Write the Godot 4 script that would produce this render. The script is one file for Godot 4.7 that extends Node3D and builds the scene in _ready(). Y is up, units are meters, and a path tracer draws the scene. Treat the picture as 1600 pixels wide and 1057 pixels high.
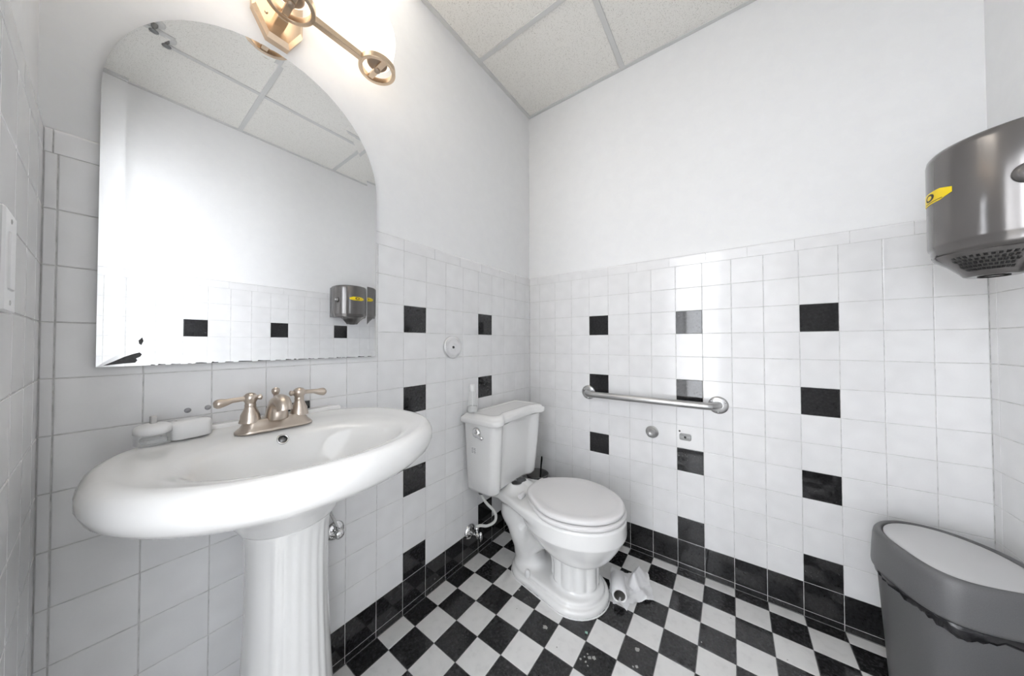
extends Node3D
# A small tiled washroom. Metres; y up; x from the sink wall, z from the back wall.

const P := 0.1095            # tile pitch
const W := 1.7133            # right wall tile face
const D := 1.7138            # front wall tile face
const H := 2.5564            # ceiling
const TOP := 13.222 * P      # top of the uppermost full row of tiles
const STRIP := 0.222 * P     # low black strip at the floor
const G := 0.0013            # joint depth
const J := 0.0017            # joint width

var M := {}
var meshes := {}
var used := {}
var rng := RandomNumberGenerator.new()

# ------------------------------------------------------------------ setup

func _ready() -> void:
	rng.seed = 7
	var cam := Camera3D.new()
	cam.name = "camera"
	cam.fov = 2.0 * rad_to_deg(atan(528.5 / 467.93))
	cam.near = 0.01
	cam.position = Vector3(1.0560, 1.0783, 1.6436)
	cam.basis = Basis(Vector3.UP, 0.6307) * Basis(Vector3.RIGHT, 0.0154) * Basis(Vector3.BACK, -0.0015)
	add_child(cam)
	cam.current = true

	var env := Environment.new()
	env.background_mode = Environment.BG_COLOR
	env.background_color = Color(0.75, 0.8, 0.86)
	env.ambient_light_source = Environment.AMBIENT_SOURCE_DISABLED
	env.tonemap_mode = Environment.TONE_MAPPER_LINEAR
	env.tonemap_exposure = 1.48
	env.sdfgi_enabled = true
	env.ssao_enabled = true
	env.ssil_enabled = true
	var we := WorldEnvironment.new()
	we.name = "world_environment"
	we.environment = env
	add_child(we)

	# daylight through the frosted shop windows of the narrow hall outside the open doorway
	for q in [[Vector2(0.34, 2.3), Vector3(0.75, 1.35, 2.93), 0.0, 1.1], [Vector2(1.0, 2.3), Vector3(2.83, 1.35, 2.38), PI / 2, 1.3], [Vector2(1.0, 2.3), Vector3(-0.53, 1.35, 2.38), -PI / 2, 7.2]]:
		var day := AreaLight3D.new()
		day.name = "hall_window_daylight"
		day.area_size = q[0]
		day.area_normalize_energy = true
		day.light_color = Color(0.99, 0.993, 1.0)
		day.light_energy = q[3]
		day.shadow_enabled = true
		day.area_range = 12.0
		day.position = q[1]
		day.rotation.y = q[2]
		add_child(day, true)

	materials()
	room()
	hall()
	mirror()
	vanity_light()
	sink()
	faucet()
	toilet()
	dispenser()
	bin()
	grab_bar()
	small_things()

# ------------------------------------------------------------------ helpers

func numbered(n: String) -> String:
	if not used.has(n):
		used[n] = 0
		return n
	used[n] += 1
	return "%s_%03d" % [n, used[n]]

func thing(called: String, label: String, category: String, at := Vector3.ZERO, turn := 0.0, group := "") -> Node3D:
	var o := Node3D.new()
	o.name = numbered(called)
	add_child(o)
	o.position = at
	o.rotation.y = turn
	o.set_meta("label", label)
	o.set_meta("category", category)
	if group != "":
		o.set_meta("group", group)
	return o

func obj(called: String, mesh: Mesh, m: Material, parent: Node, at := Vector3.ZERO, b := Basis.IDENTITY) -> MeshInstance3D:
	var o := MeshInstance3D.new()
	o.name = called
	o.mesh = mesh
	o.material_override = m
	o.transform = Transform3D(b, at)
	o.cast_shadow = GeometryInstance3D.SHADOW_CASTING_SETTING_ON
	parent.add_child(o, true)
	return o

func structure(called: String, mesh: Mesh, m: Material, at := Vector3.ZERO) -> MeshInstance3D:
	var o := obj(called, mesh, m, self, at)
	o.set_meta("kind", "structure")
	return o

func tag(o: Node, label: String, category: String) -> void:
	o.set_meta("label", label)
	o.set_meta("category", category)

func begin(smooth := true) -> SurfaceTool:
	var st := SurfaceTool.new()
	st.begin(Mesh.PRIMITIVE_TRIANGLES)
	st.set_smooth_group(0 if smooth else -1)
	return st

func done(st: SurfaceTool) -> ArrayMesh:
	st.generate_normals()
	return st.commit()

func quad(st: SurfaceTool, a: Vector3, b: Vector3, c: Vector3, d: Vector3) -> void:
	for v in [a, c, b, a, d, c]:
		st.add_vertex(v)

func tri(st: SurfaceTool, a: Vector3, b: Vector3, c: Vector3) -> void:
	for v in [a, c, b]:
		st.add_vertex(v)

func add_box(st: SurfaceTool, lo: Vector3, hi: Vector3, bevel := 0.0) -> void:
	# box with chamfered edges
	st.set_smooth_group(-1)
	var c := (lo + hi) * 0.5
	var h := (hi - lo) * 0.5
	if bevel <= 0.0:
		for ax in 3:
			for s in [-1.0, 1.0]:
				var n := Vector3.ZERO
				n[ax] = s
				var u := Vector3.ZERO
				u[(ax + 1) % 3] = 1.0
				var v := Vector3.ZERO
				v[(ax + 2) % 3] = s
				quad(st, c + (n - u - v) * h, c + (n + u - v) * h, c + (n + u + v) * h, c + (n - u + v) * h)
		return
	for ax in 3:
		for s in [-1.0, 1.0]:
			var n := Vector3.ZERO
			n[ax] = s * h[ax]
			var u := Vector3.ZERO
			u[(ax + 1) % 3] = h[(ax + 1) % 3] - bevel
			var v := Vector3.ZERO
			v[(ax + 2) % 3] = s * (h[(ax + 2) % 3] - bevel)
			quad(st, c + n - u - v, c + n + u - v, c + n + u + v, c + n - u + v)
	for ax in 3:
		var a1 := (ax + 1) % 3
		var a2 := (ax + 2) % 3
		for s1 in [-1.0, 1.0]:
			for s2 in [-1.0, 1.0]:
				var e := Vector3.ZERO
				e[ax] = h[ax] - bevel
				var p1 := Vector3.ZERO
				p1[a1] = s1 * h[a1]
				p1[a2] = s2 * (h[a2] - bevel)
				var p2 := Vector3.ZERO
				p2[a1] = s1 * (h[a1] - bevel)
				p2[a2] = s2 * h[a2]
				if s1 * s2 > 0:
					quad(st, c + p1 - e, c + p2 - e, c + p2 + e, c + p1 + e)
				else:
					quad(st, c + p1 + e, c + p2 + e, c + p2 - e, c + p1 - e)
	for sx in [-1.0, 1.0]:
		for sy in [-1.0, 1.0]:
			for sz in [-1.0, 1.0]:
				var a := Vector3(sx * h.x, sy * (h.y - bevel), sz * (h.z - bevel))
				var b := Vector3(sx * (h.x - bevel), sy * h.y, sz * (h.z - bevel))
				var d := Vector3(sx * (h.x - bevel), sy * (h.y - bevel), sz * h.z)
				if sx * sy * sz > 0:
					tri(st, c + a, c + b, c + d)
				else:
					tri(st, c + a, c + d, c + b)

func box(lo: Vector3, hi: Vector3, bevel := 0.0) -> ArrayMesh:
	var st := begin(false)
	add_box(st, lo, hi, bevel)
	return done(st)

func add_loft(st: SurfaceTool, rings: Array, cap_a := true, cap_b := true, group := 0) -> void:
	# rings of equal length, closed; counter-clockwise seen from the far end
	st.set_smooth_group(group)
	for k in rings.size() - 1:
		var r0: PackedVector3Array = rings[k]
		var r1: PackedVector3Array = rings[k + 1]
		var n := r0.size()
		for i in n:
			var j := (i + 1) % n
			if r0[i].is_equal_approx(r0[j]):
				tri(st, r0[i], r1[j], r1[i])
			elif r1[i].is_equal_approx(r1[j]):
				tri(st, r0[i], r0[j], r1[i])
			else:
				quad(st, r0[i], r0[j], r1[j], r1[i])
	st.set_smooth_group(-1)
	for e in 2:
		if not (cap_a if e == 0 else cap_b):
			continue
		var r: PackedVector3Array = rings[0 if e == 0 else rings.size() - 1]
		var c := Vector3.ZERO
		for v in r:
			c += v
		c /= r.size()
		for i in r.size():
			var j := (i + 1) % r.size()
			if e == 0:
				tri(st, c, r[j], r[i])
			else:
				tri(st, c, r[i], r[j])

func loft(rings: Array, cap_a := true, cap_b := true) -> ArrayMesh:
	var st := begin()
	add_loft(st, rings, cap_a, cap_b)
	return done(st)

func circle(r: float, y: float, n := 24, c := Vector2.ZERO) -> PackedVector3Array:
	var out := PackedVector3Array()
	for i in n:
		var t := TAU * i / n
		out.append(Vector3(c.x + r * cos(t), y, c.y - r * sin(t)))
	return out

func add_lathe(st: SurfaceTool, profile: Array, n := 24, cap_a := true, cap_b := true, at := Transform3D.IDENTITY) -> void:
	var rings := []
	for q in profile:
		var ring := circle(maxf(q[0], 0.00005), q[1], n)
		for i in ring.size():
			ring[i] = at * ring[i]
		rings.append(ring)
	add_loft(st, rings, cap_a, cap_b)

func lathe(profile: Array, n := 24, cap_a := true, cap_b := true, at := Transform3D.IDENTITY) -> ArrayMesh:
	var st := begin()
	add_lathe(st, profile, n, cap_a, cap_b, at)
	return done(st)

# transforms whose local y points along a world axis
func along(dir: Vector3, at := Vector3.ZERO) -> Transform3D:
	var y := dir.normalized()
	var x := y.cross(Vector3(0.31, 0.9, 0.27)).normalized()
	if absf(y.y) < 0.9:
		x = Vector3.UP.cross(y).normalized()
	return Transform3D(Basis(x, y, x.cross(y)), at)

func spline(pts: Array, per := 8) -> Array:
	var out := []
	for i in pts.size() - 1:
		var a: Vector3 = pts[maxi(i - 1, 0)]
		var b: Vector3 = pts[i]
		var c: Vector3 = pts[i + 1]
		var d: Vector3 = pts[mini(i + 2, pts.size() - 1)]
		for k in per:
			out.append(b.cubic_interpolate(c, a, d, float(k) / per))
	out.append(pts[pts.size() - 1])
	return out

func add_tube(st: SurfaceTool, pts: Array, radii, n := 14, cap := true) -> void:
	var rings := []
	var up := Vector3(0.123, 0.97, 0.21).normalized()
	for i in pts.size():
		var p: Vector3 = pts[i]
		var t: Vector3 = (pts[mini(i + 1, pts.size() - 1)] - pts[maxi(i - 1, 0)]).normalized()
		var s := t.cross(up)
		if s.length() < 0.05:
			s = t.cross(Vector3(0.9, 0.1, 0.3))
		s = s.normalized()
		var b := s.cross(t).normalized()
		up = b
		var r: float = radii[i] if radii is Array else radii
		var ring := PackedVector3Array()
		for k in n:
			var a := TAU * k / n
			ring.append(p + (s * cos(a) + b * sin(a)) * r)
		rings.append(ring)
	add_loft(st, rings, cap, cap)

func tube(pts: Array, radii, n := 14) -> ArrayMesh:
	var st := begin()
	add_tube(st, pts, radii, n)
	return done(st)

func oval(xc: float, zc: float, ax: float, az: float, y: float, n := 56, e_neg := 2.0, e_pos := 2.0, clip := -99.0) -> PackedVector3Array:
	var out := PackedVector3Array()
	for i in n:
		var t := TAU * i / n
		var c := cos(t)
		var s := -sin(t)
		var e := e_pos if c > 0 else e_neg
		out.append(Vector3(maxf(clip, xc + ax * signf(c) * pow(absf(c), 2.0 / e)), y, zc + az * signf(s) * pow(absf(s), 2.0 / e)))
	return out

func rrect(x0: float, x1: float, z0: float, z1: float, r: float, y: float, n := 5) -> PackedVector3Array:
	var out := PackedVector3Array()
	for q in [[x1 - r, z0 + r, 0.0], [x0 + r, z0 + r, 0.25], [x0 + r, z1 - r, 0.5], [x1 - r, z1 - r, 0.75]]:
		for k in n + 1:
			var t: float = (q[2] + 0.25 * k / n) * TAU
			out.append(Vector3(q[0] + r * cos(t), y, q[1] - r * sin(t)))
	return out

func moved(ring: PackedVector3Array, b: Basis, at: Vector3) -> PackedVector3Array:
	var out := PackedVector3Array()
	for v in ring:
		out.append(b * v + at)
	return out

# ------------------------------------------------------------------ materials

func plain(r: float, g: float, b: float, rough := 0.5, metal := 0.0) -> StandardMaterial3D:
	var m := StandardMaterial3D.new()
	m.albedo_color = Color(r, g, b)
	m.roughness = rough
	m.metallic = metal
	return m

func noise_tex(size: int, freq: float, ramp: Array, octaves := 3, normal := false, bump := 2.0, kind := FastNoiseLite.TYPE_SIMPLEX_SMOOTH, sd := 1) -> NoiseTexture2D:
	var n := FastNoiseLite.new()
	n.noise_type = kind
	n.seed = sd
	n.frequency = freq
	n.fractal_octaves = octaves
	var t := NoiseTexture2D.new()
	t.width = size
	t.height = size
	t.seamless = true
	t.noise = n
	if normal:
		t.as_normal_map = true
		t.bump_strength = bump
	elif ramp.size() > 0:
		var g := Gradient.new()
		g.offsets = PackedFloat32Array(ramp.map(func(q): return q[0]))
		g.colors = PackedColorArray(ramp.map(func(q): return q[1]))
		t.color_ramp = g
	return t

func triplanar(m: StandardMaterial3D, tex: Texture2D, scale: float, world := true) -> StandardMaterial3D:
	m.albedo_texture = tex
	m.uv1_triplanar = true
	m.uv1_world_triplanar = world
	m.uv1_scale = Vector3.ONE * scale
	return m

func grey(v: float) -> Color:
	return Color(v, v, v)

func speckle_image(size: int, base: Color, spots: int, dark: Color, rmax: int, sd: int) -> ImageTexture:
	var r := RandomNumberGenerator.new()
	r.seed = sd
	var im := Image.create(size, size, false, Image.FORMAT_RGB8)
	im.fill(base)
	for k in spots:
		var x := r.randi_range(0, size - 1)
		var y := r.randi_range(0, size - 1)
		var w := r.randi_range(1, rmax)
		var h := r.randi_range(1, rmax)
		im.fill_rect(Rect2i(x, y, w, h), base.lerp(dark, r.randf_range(0.3, 1.0)))
	return ImageTexture.create_from_image(im)

func materials() -> void:
	M.paint = plain(0.935, 0.937, 0.94, 0.75)
	triplanar(M.paint, noise_tex(512, 0.02, [[0.0, Color(0.988, 0.988, 0.989)], [1.0, Color.WHITE]], 4), 1.2)
	M.grout = triplanar(plain(0.885, 0.885, 0.88, 0.9), noise_tex(512, 0.03, [[0.0, grey(0.80)], [0.5, grey(0.93)], [1.0, Color.WHITE]], 4), 2.0)
	M.floor_grout = triplanar(plain(0.52, 0.52, 0.52, 0.9), noise_tex(512, 0.03, [[0.0, grey(0.6)], [1.0, Color.WHITE]], 4), 3.0)
	# glazed tiles; three tones of white, two of black
	M.white = []
	for v in [0.918, 0.924, 0.93]:
		var m := plain(v, v, v * 1.004, 0.13)
		M.white.append(triplanar(m, noise_tex(256, 0.012, [[0.0, grey(0.97)], [1.0, Color.WHITE]], 2), 3.0))
	M.black = []
	for k in 2:
		var m := plain(0.17, 0.17, 0.175, 0.045)
		triplanar(m, noise_tex(512, 0.045, [[0.0, grey(0.72)], [0.55, grey(0.86)], [0.78, grey(1.0)], [1.0, grey(1.0)]], 5, false, 1.0, FastNoiseLite.TYPE_SIMPLEX_SMOOTH, 3 + k), 3.2)
		M.black.append(m)
	M.floor_white = triplanar(plain(0.90, 0.898, 0.893, 0.26), noise_tex(512, 0.02, [[0.0, grey(0.94)], [0.4, grey(0.985)], [1.0, Color.WHITE]], 5), 2.2)
	M.floor_black = triplanar(plain(0.23, 0.23, 0.235, 0.13), noise_tex(512, 0.05, [[0.0, grey(0.5)], [0.5, grey(0.75)], [0.8, grey(1.0)], [1.0, grey(1.0)]], 5, false, 1.0, FastNoiseLite.TYPE_SIMPLEX_SMOOTH, 9), 2.6)
	M.floor_black.roughness = 0.10
	# acoustic ceiling board: fine pits and fissures printed in the board
	var sp := speckle_image(1024, Color(0.945, 0.935, 0.915), 9000, Color(0.60, 0.585, 0.55), 4, 5)
	M.board = triplanar(plain(1, 1, 1, 0.95), sp, 1.9)
	M.rail = plain(0.83, 0.83, 0.825, 0.45)
	M.porcelain = plain(0.93, 0.93, 0.927, 0.08)
	M.porcelain.clearcoat_enabled = true
	M.porcelain.clearcoat = 0.4
	M.porcelain.clearcoat_roughness = 0.04
	M.seat = plain(0.885, 0.88, 0.882, 0.3)
	M.mirror = plain(0.93, 0.935, 0.94, 0.0, 1.0)
	M.mirror_edge = plain(0.20, 0.21, 0.21, 0.5)
	M.tarnish = triplanar(plain(0.22, 0.22, 0.23, 0.35), noise_tex(256, 0.06, [[0.0, grey(0.4)], [1.0, Color.WHITE]], 4), 9.0)
	M.nickel = plain(0.78, 0.735, 0.69, 0.3, 1.0)
	M.brass = plain(0.86, 0.77, 0.67, 0.27, 1.0)
	M.cup = plain(0.66, 0.60, 0.54, 0.5, 1.0)
	M.steel = plain(0.74, 0.74, 0.74, 0.33, 1.0)
	M.pewter = plain(0.52, 0.52, 0.52, 0.35, 1.0)
	M.satin = plain(0.88, 0.88, 0.88, 0.26, 1.0)
	M.chrome = plain(0.86, 0.86, 0.86, 0.08, 1.0)
	M.glow = plain(1.0, 0.97, 0.93, 0.35)
	M.glow.emission_enabled = true
	M.glow.emission = Color(1.0, 0.95, 0.88)
	M.glow.emission_energy_multiplier = 0.78
	M.glow.backlight_enabled = true
	M.glow.backlight = Color(0.5, 0.5, 0.5)
	M.plastic = plain(0.90, 0.90, 0.90, 0.3)
	M.dark = plain(0.07, 0.07, 0.07, 0.5)
	M.hole = plain(0.33, 0.33, 0.33, 0.8)
	M.smoke = plain(0.44, 0.43, 0.425, 0.15, 0.55)
	M.smoke_dark = plain(0.16, 0.16, 0.16, 0.25, 0.2)
	M.yellow = plain(0.95, 0.83, 0.02, 0.4)
	M.ink = plain(0.13, 0.11, 0.06, 0.5)
	M.bin = triplanar(plain(0.41, 0.41, 0.415, 0.42), noise_tex(256, 0.2, [[0.0, grey(0.9)], [1.0, Color.WHITE]], 3), 6.0)
	M.flap = plain(0.80, 0.80, 0.805, 0.45)
	M.bag = plain(0.12, 0.12, 0.13, 0.18)
	M.paper = plain(0.93, 0.93, 0.935, 0.9)
	M.card = plain(0.45, 0.44, 0.43, 0.9)
	M.clear = plain(0.95, 0.96, 0.96, 0.02)
	M.clear.transparency = BaseMaterial3D.TRANSPARENCY_ALPHA
	M.clear.albedo_color.a = 0.16
	M.liquid = plain(0.85, 0.86, 0.86, 0.05)
	M.liquid.transparency = BaseMaterial3D.TRANSPARENCY_ALPHA
	M.liquid.albedo_color.a = 0.35
	M.hose = plain(0.86, 0.86, 0.85, 0.45)
	M.rubber = plain(0.42, 0.42, 0.42, 0.5)
	M.drip = plain(0.62, 0.62, 0.61, 0.8)
	M.print = plain(0.62, 0.62, 0.63, 0.6)
	M.wood = plain(0.88, 0.88, 0.87, 0.5)
	M.carpet = triplanar(plain(0.80, 0.79, 0.77, 0.6), noise_tex(256, 0.05, [[0.0, grey(0.85)], [1.0, Color.WHITE]], 3), 2.0)
	M.daylight = plain(0.95, 0.97, 1.0, 0.4)
	M.daylight.emission_enabled = true
	M.daylight.emission = Color(0.95, 0.975, 1.0)
	M.daylight.emission_energy_multiplier = 0.6

# ------------------------------------------------------------------ room

func tile_mesh(w: float, h: float, t := 0.006, b := 0.0011) -> ArrayMesh:
	var key := "%.4f/%.4f/%.4f" % [w, h, t]
	if meshes.has(key):
		return meshes[key]
	var st := begin(false)
	var x := w * 0.5
	var y := h * 0.5
	var ring := func(ix: float, z: float) -> Array:
		return [Vector3(-x + ix, -y + ix, z), Vector3(x - ix, -y + ix, z), Vector3(x - ix, y - ix, z), Vector3(-x + ix, y - ix, z)]
	var r := [ring.call(0.0, -t), ring.call(0.0, -b * 0.9), ring.call(b * 0.45, -b * 0.3), ring.call(b * 1.3, 0.0)]
	for k in 3:
		for i in 4:
			var j := (i + 1) % 4
			quad(st, r[k][i], r[k][j], r[k + 1][j], r[k + 1][i])
	quad(st, r[3][0], r[3][1], r[3][2], r[3][3])
	meshes[key] = done(st)
	return meshes[key]

func cap_mesh(w: float, h: float) -> ArrayMesh:
	# bullnose tile: its upper edge rolls back to the wall
	var key := "cap%.4f" % w
	if meshes.has(key):
		return meshes[key]
	var st := begin(false)
	var prof := [Vector2(-0.009, -h / 2), Vector2(-0.0004, -h / 2), Vector2(0.0, -h / 2 + 0.0006)]
	for k in 6:
		var a := PI / 2 * k / 5.0
		prof.append(Vector2(-0.009 + 0.009 * cos(a), h / 2 - 0.008 + 0.008 * sin(a)))
	for k in prof.size() - 1:
		var a: Vector2 = prof[k]
		var b: Vector2 = prof[k + 1]
		quad(st, Vector3(-w / 2, a.y, a.x), Vector3(w / 2, a.y, a.x), Vector3(w / 2, b.y, b.x), Vector3(-w / 2, b.y, b.x))
	for s in [-1.0, 1.0]:
		for k in prof.size() - 1:
			var a: Vector2 = prof[k]
			var b: Vector2 = prof[k + 1]
			tri(st, Vector3(s * w / 2, 0, -0.009), Vector3(s * w / 2, a.y, a.x), Vector3(s * w / 2, b.y, b.x))
	meshes[key] = done(st)
	return meshes[key]

func put_tile(parent: Node, called: String, mesh: Mesh, m: Material, at: Vector3, b: Basis, wobble := 0.0016) -> void:
	var j := Basis(Vector3.RIGHT, rng.randf_range(-wobble, wobble)) * Basis(Vector3.UP, rng.randf_range(-wobble, wobble))
	obj(called, mesh, m, parent, at, b * j)

# tile one wall. u runs from u0 to u1 (metres) along the wall; origin/b give the wall's frame; joints at off + k * P
func tile_wall(wall: Node, origin: Vector3, dir: Vector3, b: Basis, u0: float, u1: float, off: float, black: Callable, cap_off: float, cap_pitch: float) -> void:
	var cuts := [u0]
	var k := int(floor((u0 - off) / P))
	while off + k * P < u1 - 0.004:
		if off + k * P > u0 + 0.004:
			cuts.append(off + k * P)
		k += 1
	cuts.append(u1)
	for c in cuts.size() - 1:
		var a: float = cuts[c]
		var e: float = cuts[c + 1]
		var w := e - a - J
		var col := int(round((a - off) / P)) if c > 0 else int(round((e - off) / P)) - 1
		var mid := origin + dir * ((a + e) * 0.5)
		for r in 13:
			var is_black: bool = r == 12 or (e - a > 0.9 * P and black.call(col, r))
			var m: Material = M.black[rng.randi() % 2] if is_black else M.white[rng.randi() % 3]
			put_tile(wall, "tile", tile_mesh(w, P - J), m, mid + Vector3(0, TOP - (r + 0.5) * P, 0), b)
		put_tile(wall, "base_strip", tile_mesh(w, STRIP - J), M.black[rng.randi() % 2], mid + Vector3(0, STRIP * 0.5, 0), b)
	# row of bullnose caps
	var caps := [u0]
	k = int(floor((u0 - cap_off) / cap_pitch))
	while cap_off + k * cap_pitch < u1 - 0.01:
		if cap_off + k * cap_pitch > u0 + 0.01:
			caps.append(cap_off + k * cap_pitch)
		k += 1
	caps.append(u1)
	for c in caps.size() - 1:
		var a: float = caps[c]
		var e: float = caps[c + 1]
		put_tile(wall, "cap_tile", cap_mesh(e - a - J, 0.049), M.white[rng.randi() % 3], origin + dir * ((a + e) * 0.5) + Vector3(0, TOP + 0.0248, 0), b, 0.0008)

func room() -> void:
	var left := Basis(Vector3(0, 0, -1), Vector3.UP, Vector3(1, 0, 0))
	var right := Basis(Vector3(0, 0, 1), Vector3.UP, Vector3(-1, 0, 0))
	var front := Basis(Vector3(-1, 0, 0), Vector3.UP, Vector3(0, 0, -1))
	var R := 0.008  # painted plaster lies this far behind the tile faces
	var top := H + 0.12
	# left: the sink wall
	var wl := structure("wall_left", box(Vector3(-0.12, -0.1, -0.12), Vector3(-R, top, D + 0.12)), M.paint)
	obj("grout_bed", box(Vector3(-R - 0.001, 0, -0.004), Vector3(-G, TOP + 0.045, D + 0.004)), M.grout, wl)
	tile_wall(wl, Vector3.ZERO, Vector3(0, 0, 1), left, 0.0, D, 0.507 * P, func(c, r): return c > 0 and posmod(c - 3, 4) == 0 and r % 3 == 2, 8.507 * P, 1.41 * P)
	# back: the grab bar wall
	var wb := structure("wall_back", box(Vector3(-R, -0.1, -0.12), Vector3(W + 0.12, top, -R)), M.paint)
	obj("grout_bed", box(Vector3(-0.004, 0, -R - 0.001), Vector3(W + 0.004, TOP + 0.045, -G)), M.grout, wb)
	tile_wall(wb, Vector3.ZERO, Vector3(1, 0, 0), Basis.IDENTITY, 0.0, W, 0.678 * P, func(c, r): return c > 0 and posmod(c - 3, 4) == 0 and r % 3 == 2, 8.82 * P, 1.38 * P)
	# right: the dispenser wall
	var wr := structure("wall_right", box(Vector3(W + R, -0.1, -R), Vector3(W + 0.12, top, D + 0.12)), M.paint)
	obj("grout_bed", box(Vector3(W + G, 0, -0.004), Vector3(W + R + 0.001, TOP + 0.045, D + 0.004)), M.grout, wr)
	tile_wall(wr, Vector3(W, 0, 0), Vector3(0, 0, 1), right, 0.0, D, 0.30 * P, func(c, r): return c > 0 and posmod(c - 3, 4) == 0 and r % 3 == 2, 0.6 * P, 1.4 * P)
	# front: doorway behind the camera
	var dx0 := 0.50
	var dx1 := 1.42
	var dh := 2.06
	var st := begin(false)
	add_box(st, Vector3(-R, -0.1, D + R), Vector3(dx0, top, D + 0.12))
	add_box(st, Vector3(dx1, -0.1, D + R), Vector3(W + R, top, D + 0.12))
	add_box(st, Vector3(dx0, dh, D + R), Vector3(dx1, top, D + 0.12))
	var wf := structure("wall_front", done(st), M.paint)
	obj("grout_bed", box(Vector3(-0.004, 0, D + G), Vector3(dx0 - 0.03, TOP + 0.045, D + R + 0.001)), M.grout, wf)
	tile_wall(wf, Vector3(0, 0, D), Vector3(1, 0, 0), front, 0.0, dx0 - 0.045, 0.62 * P, func(_c, _r): return false, 0.75 * P, 1.4 * P)
	obj("grout_bed", box(Vector3(dx1 + 0.03, 0, D + G), Vector3(W + 0.004, TOP + 0.045, D + R + 0.001)), M.grout, wf)
	tile_wall(wf, Vector3(0, 0, D), Vector3(1, 0, 0), front, dx1 + 0.042, W, 0.62 * P, func(_c, _r): return false, 0.75 * P, 1.4 * P)
	# door casing
	st = begin(false)
	add_box(st, Vector3(dx0 - 0.04, 0, D - 0.002), Vector3(dx0 + 0.02, dh + 0.06, D + 0.135), 0.003)
	add_box(st, Vector3(dx1 - 0.02, 0, D - 0.002), Vector3(dx1 + 0.04, dh + 0.06, D + 0.135), 0.003)
	add_box(st, Vector3(dx0 - 0.04, dh, D - 0.002), Vector3(dx1 + 0.04, dh + 0.06, D + 0.135), 0.003)
	structure("trim_1", done(st), M.wood)

	# floor: checkerboard, aligned with the wall joints
	var fl := structure("floor", box(Vector3(-0.12, -0.12, -0.12), Vector3(W + 0.12, -G * 1.2, D + 0.12)), M.floor_grout)
	var fb := Basis(Vector3(1, 0, 0), Vector3(0, 0, -1), Vector3.UP)
	var xs := [0.0]
	var zs := [0.0]
	for k in 17:
		if (0.685 + k) * P < W - 0.01:
			xs.append((0.685 + k) * P)
		if (0.475 + k) * P < D - 0.01:
			zs.append((0.475 + k) * P)
	xs.append(W)
	zs.append(D)
	for i in xs.size() - 1:
		for n in zs.size() - 1:
			var w: float = xs[i + 1] - xs[i] - 0.0022
			var h: float = zs[n + 1] - zs[n] - 0.0022
			# n counts the cut row as -1 + 1
			var m: Material = M.floor_white if posmod(i + n - 1, 2) == 0 else M.floor_black
			put_tile(fl, "floor_tile", tile_mesh(w, h), m, Vector3((xs[i] + xs[i + 1]) * 0.5, 0, (zs[n] + zs[n + 1]) * 0.5), fb, 0.001)

	# dropped ceiling: boards on a metal grid
	var ce := structure("ceiling", box(Vector3(-0.12, H + 0.03, -0.12), Vector3(W + 0.12, H + 0.14, D + 0.12)), M.paint)
	var gx := [-R, 0.60, 1.215, W + R]
	var gz := [-R, 0.49, 1.095, 1.70, D + R]
	for i in 3:
		for k in 4:
			if gz[k + 1] - gz[k] < 0.05:
				continue
			obj("ceiling_board", box(Vector3(gx[i] + 0.004, H + 0.005, gz[k] + 0.004), Vector3(gx[i + 1] - 0.004, H + 0.02, gz[k + 1] - 0.004), 0.001), M.board, ce)
	for i in [1, 2]:
		obj("grid_rail", box(Vector3(gx[i] - 0.012, H, -R), Vector3(gx[i] + 0.012, H + 0.008, D + R), 0.0008), M.rail, ce)
	for k in [1, 2, 3]:
		obj("grid_rail", box(Vector3(-R, H - 0.0004, gz[k] - 0.012), Vector3(W + R, H + 0.0076, gz[k] + 0.012), 0.0008), M.rail, ce)
	obj("edge_rail", box(Vector3(-R, H, -R), Vector3(0.012, H + 0.008, D + R), 0.0008), M.rail, ce)
	obj("edge_rail", box(Vector3(W - 0.012, H, -R), Vector3(W + R, H + 0.008, D + R), 0.0008), M.rail, ce)
	obj("edge_rail", box(Vector3(-R, H - 0.0003, -R), Vector3(W + R, H + 0.0077, 0.012), 0.0008), M.rail, ce)
	obj("edge_rail", box(Vector3(-R, H - 0.0003, D - 0.002), Vector3(W + R, H + 0.0077, D + R), 0.0008), M.rail, ce)

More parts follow.
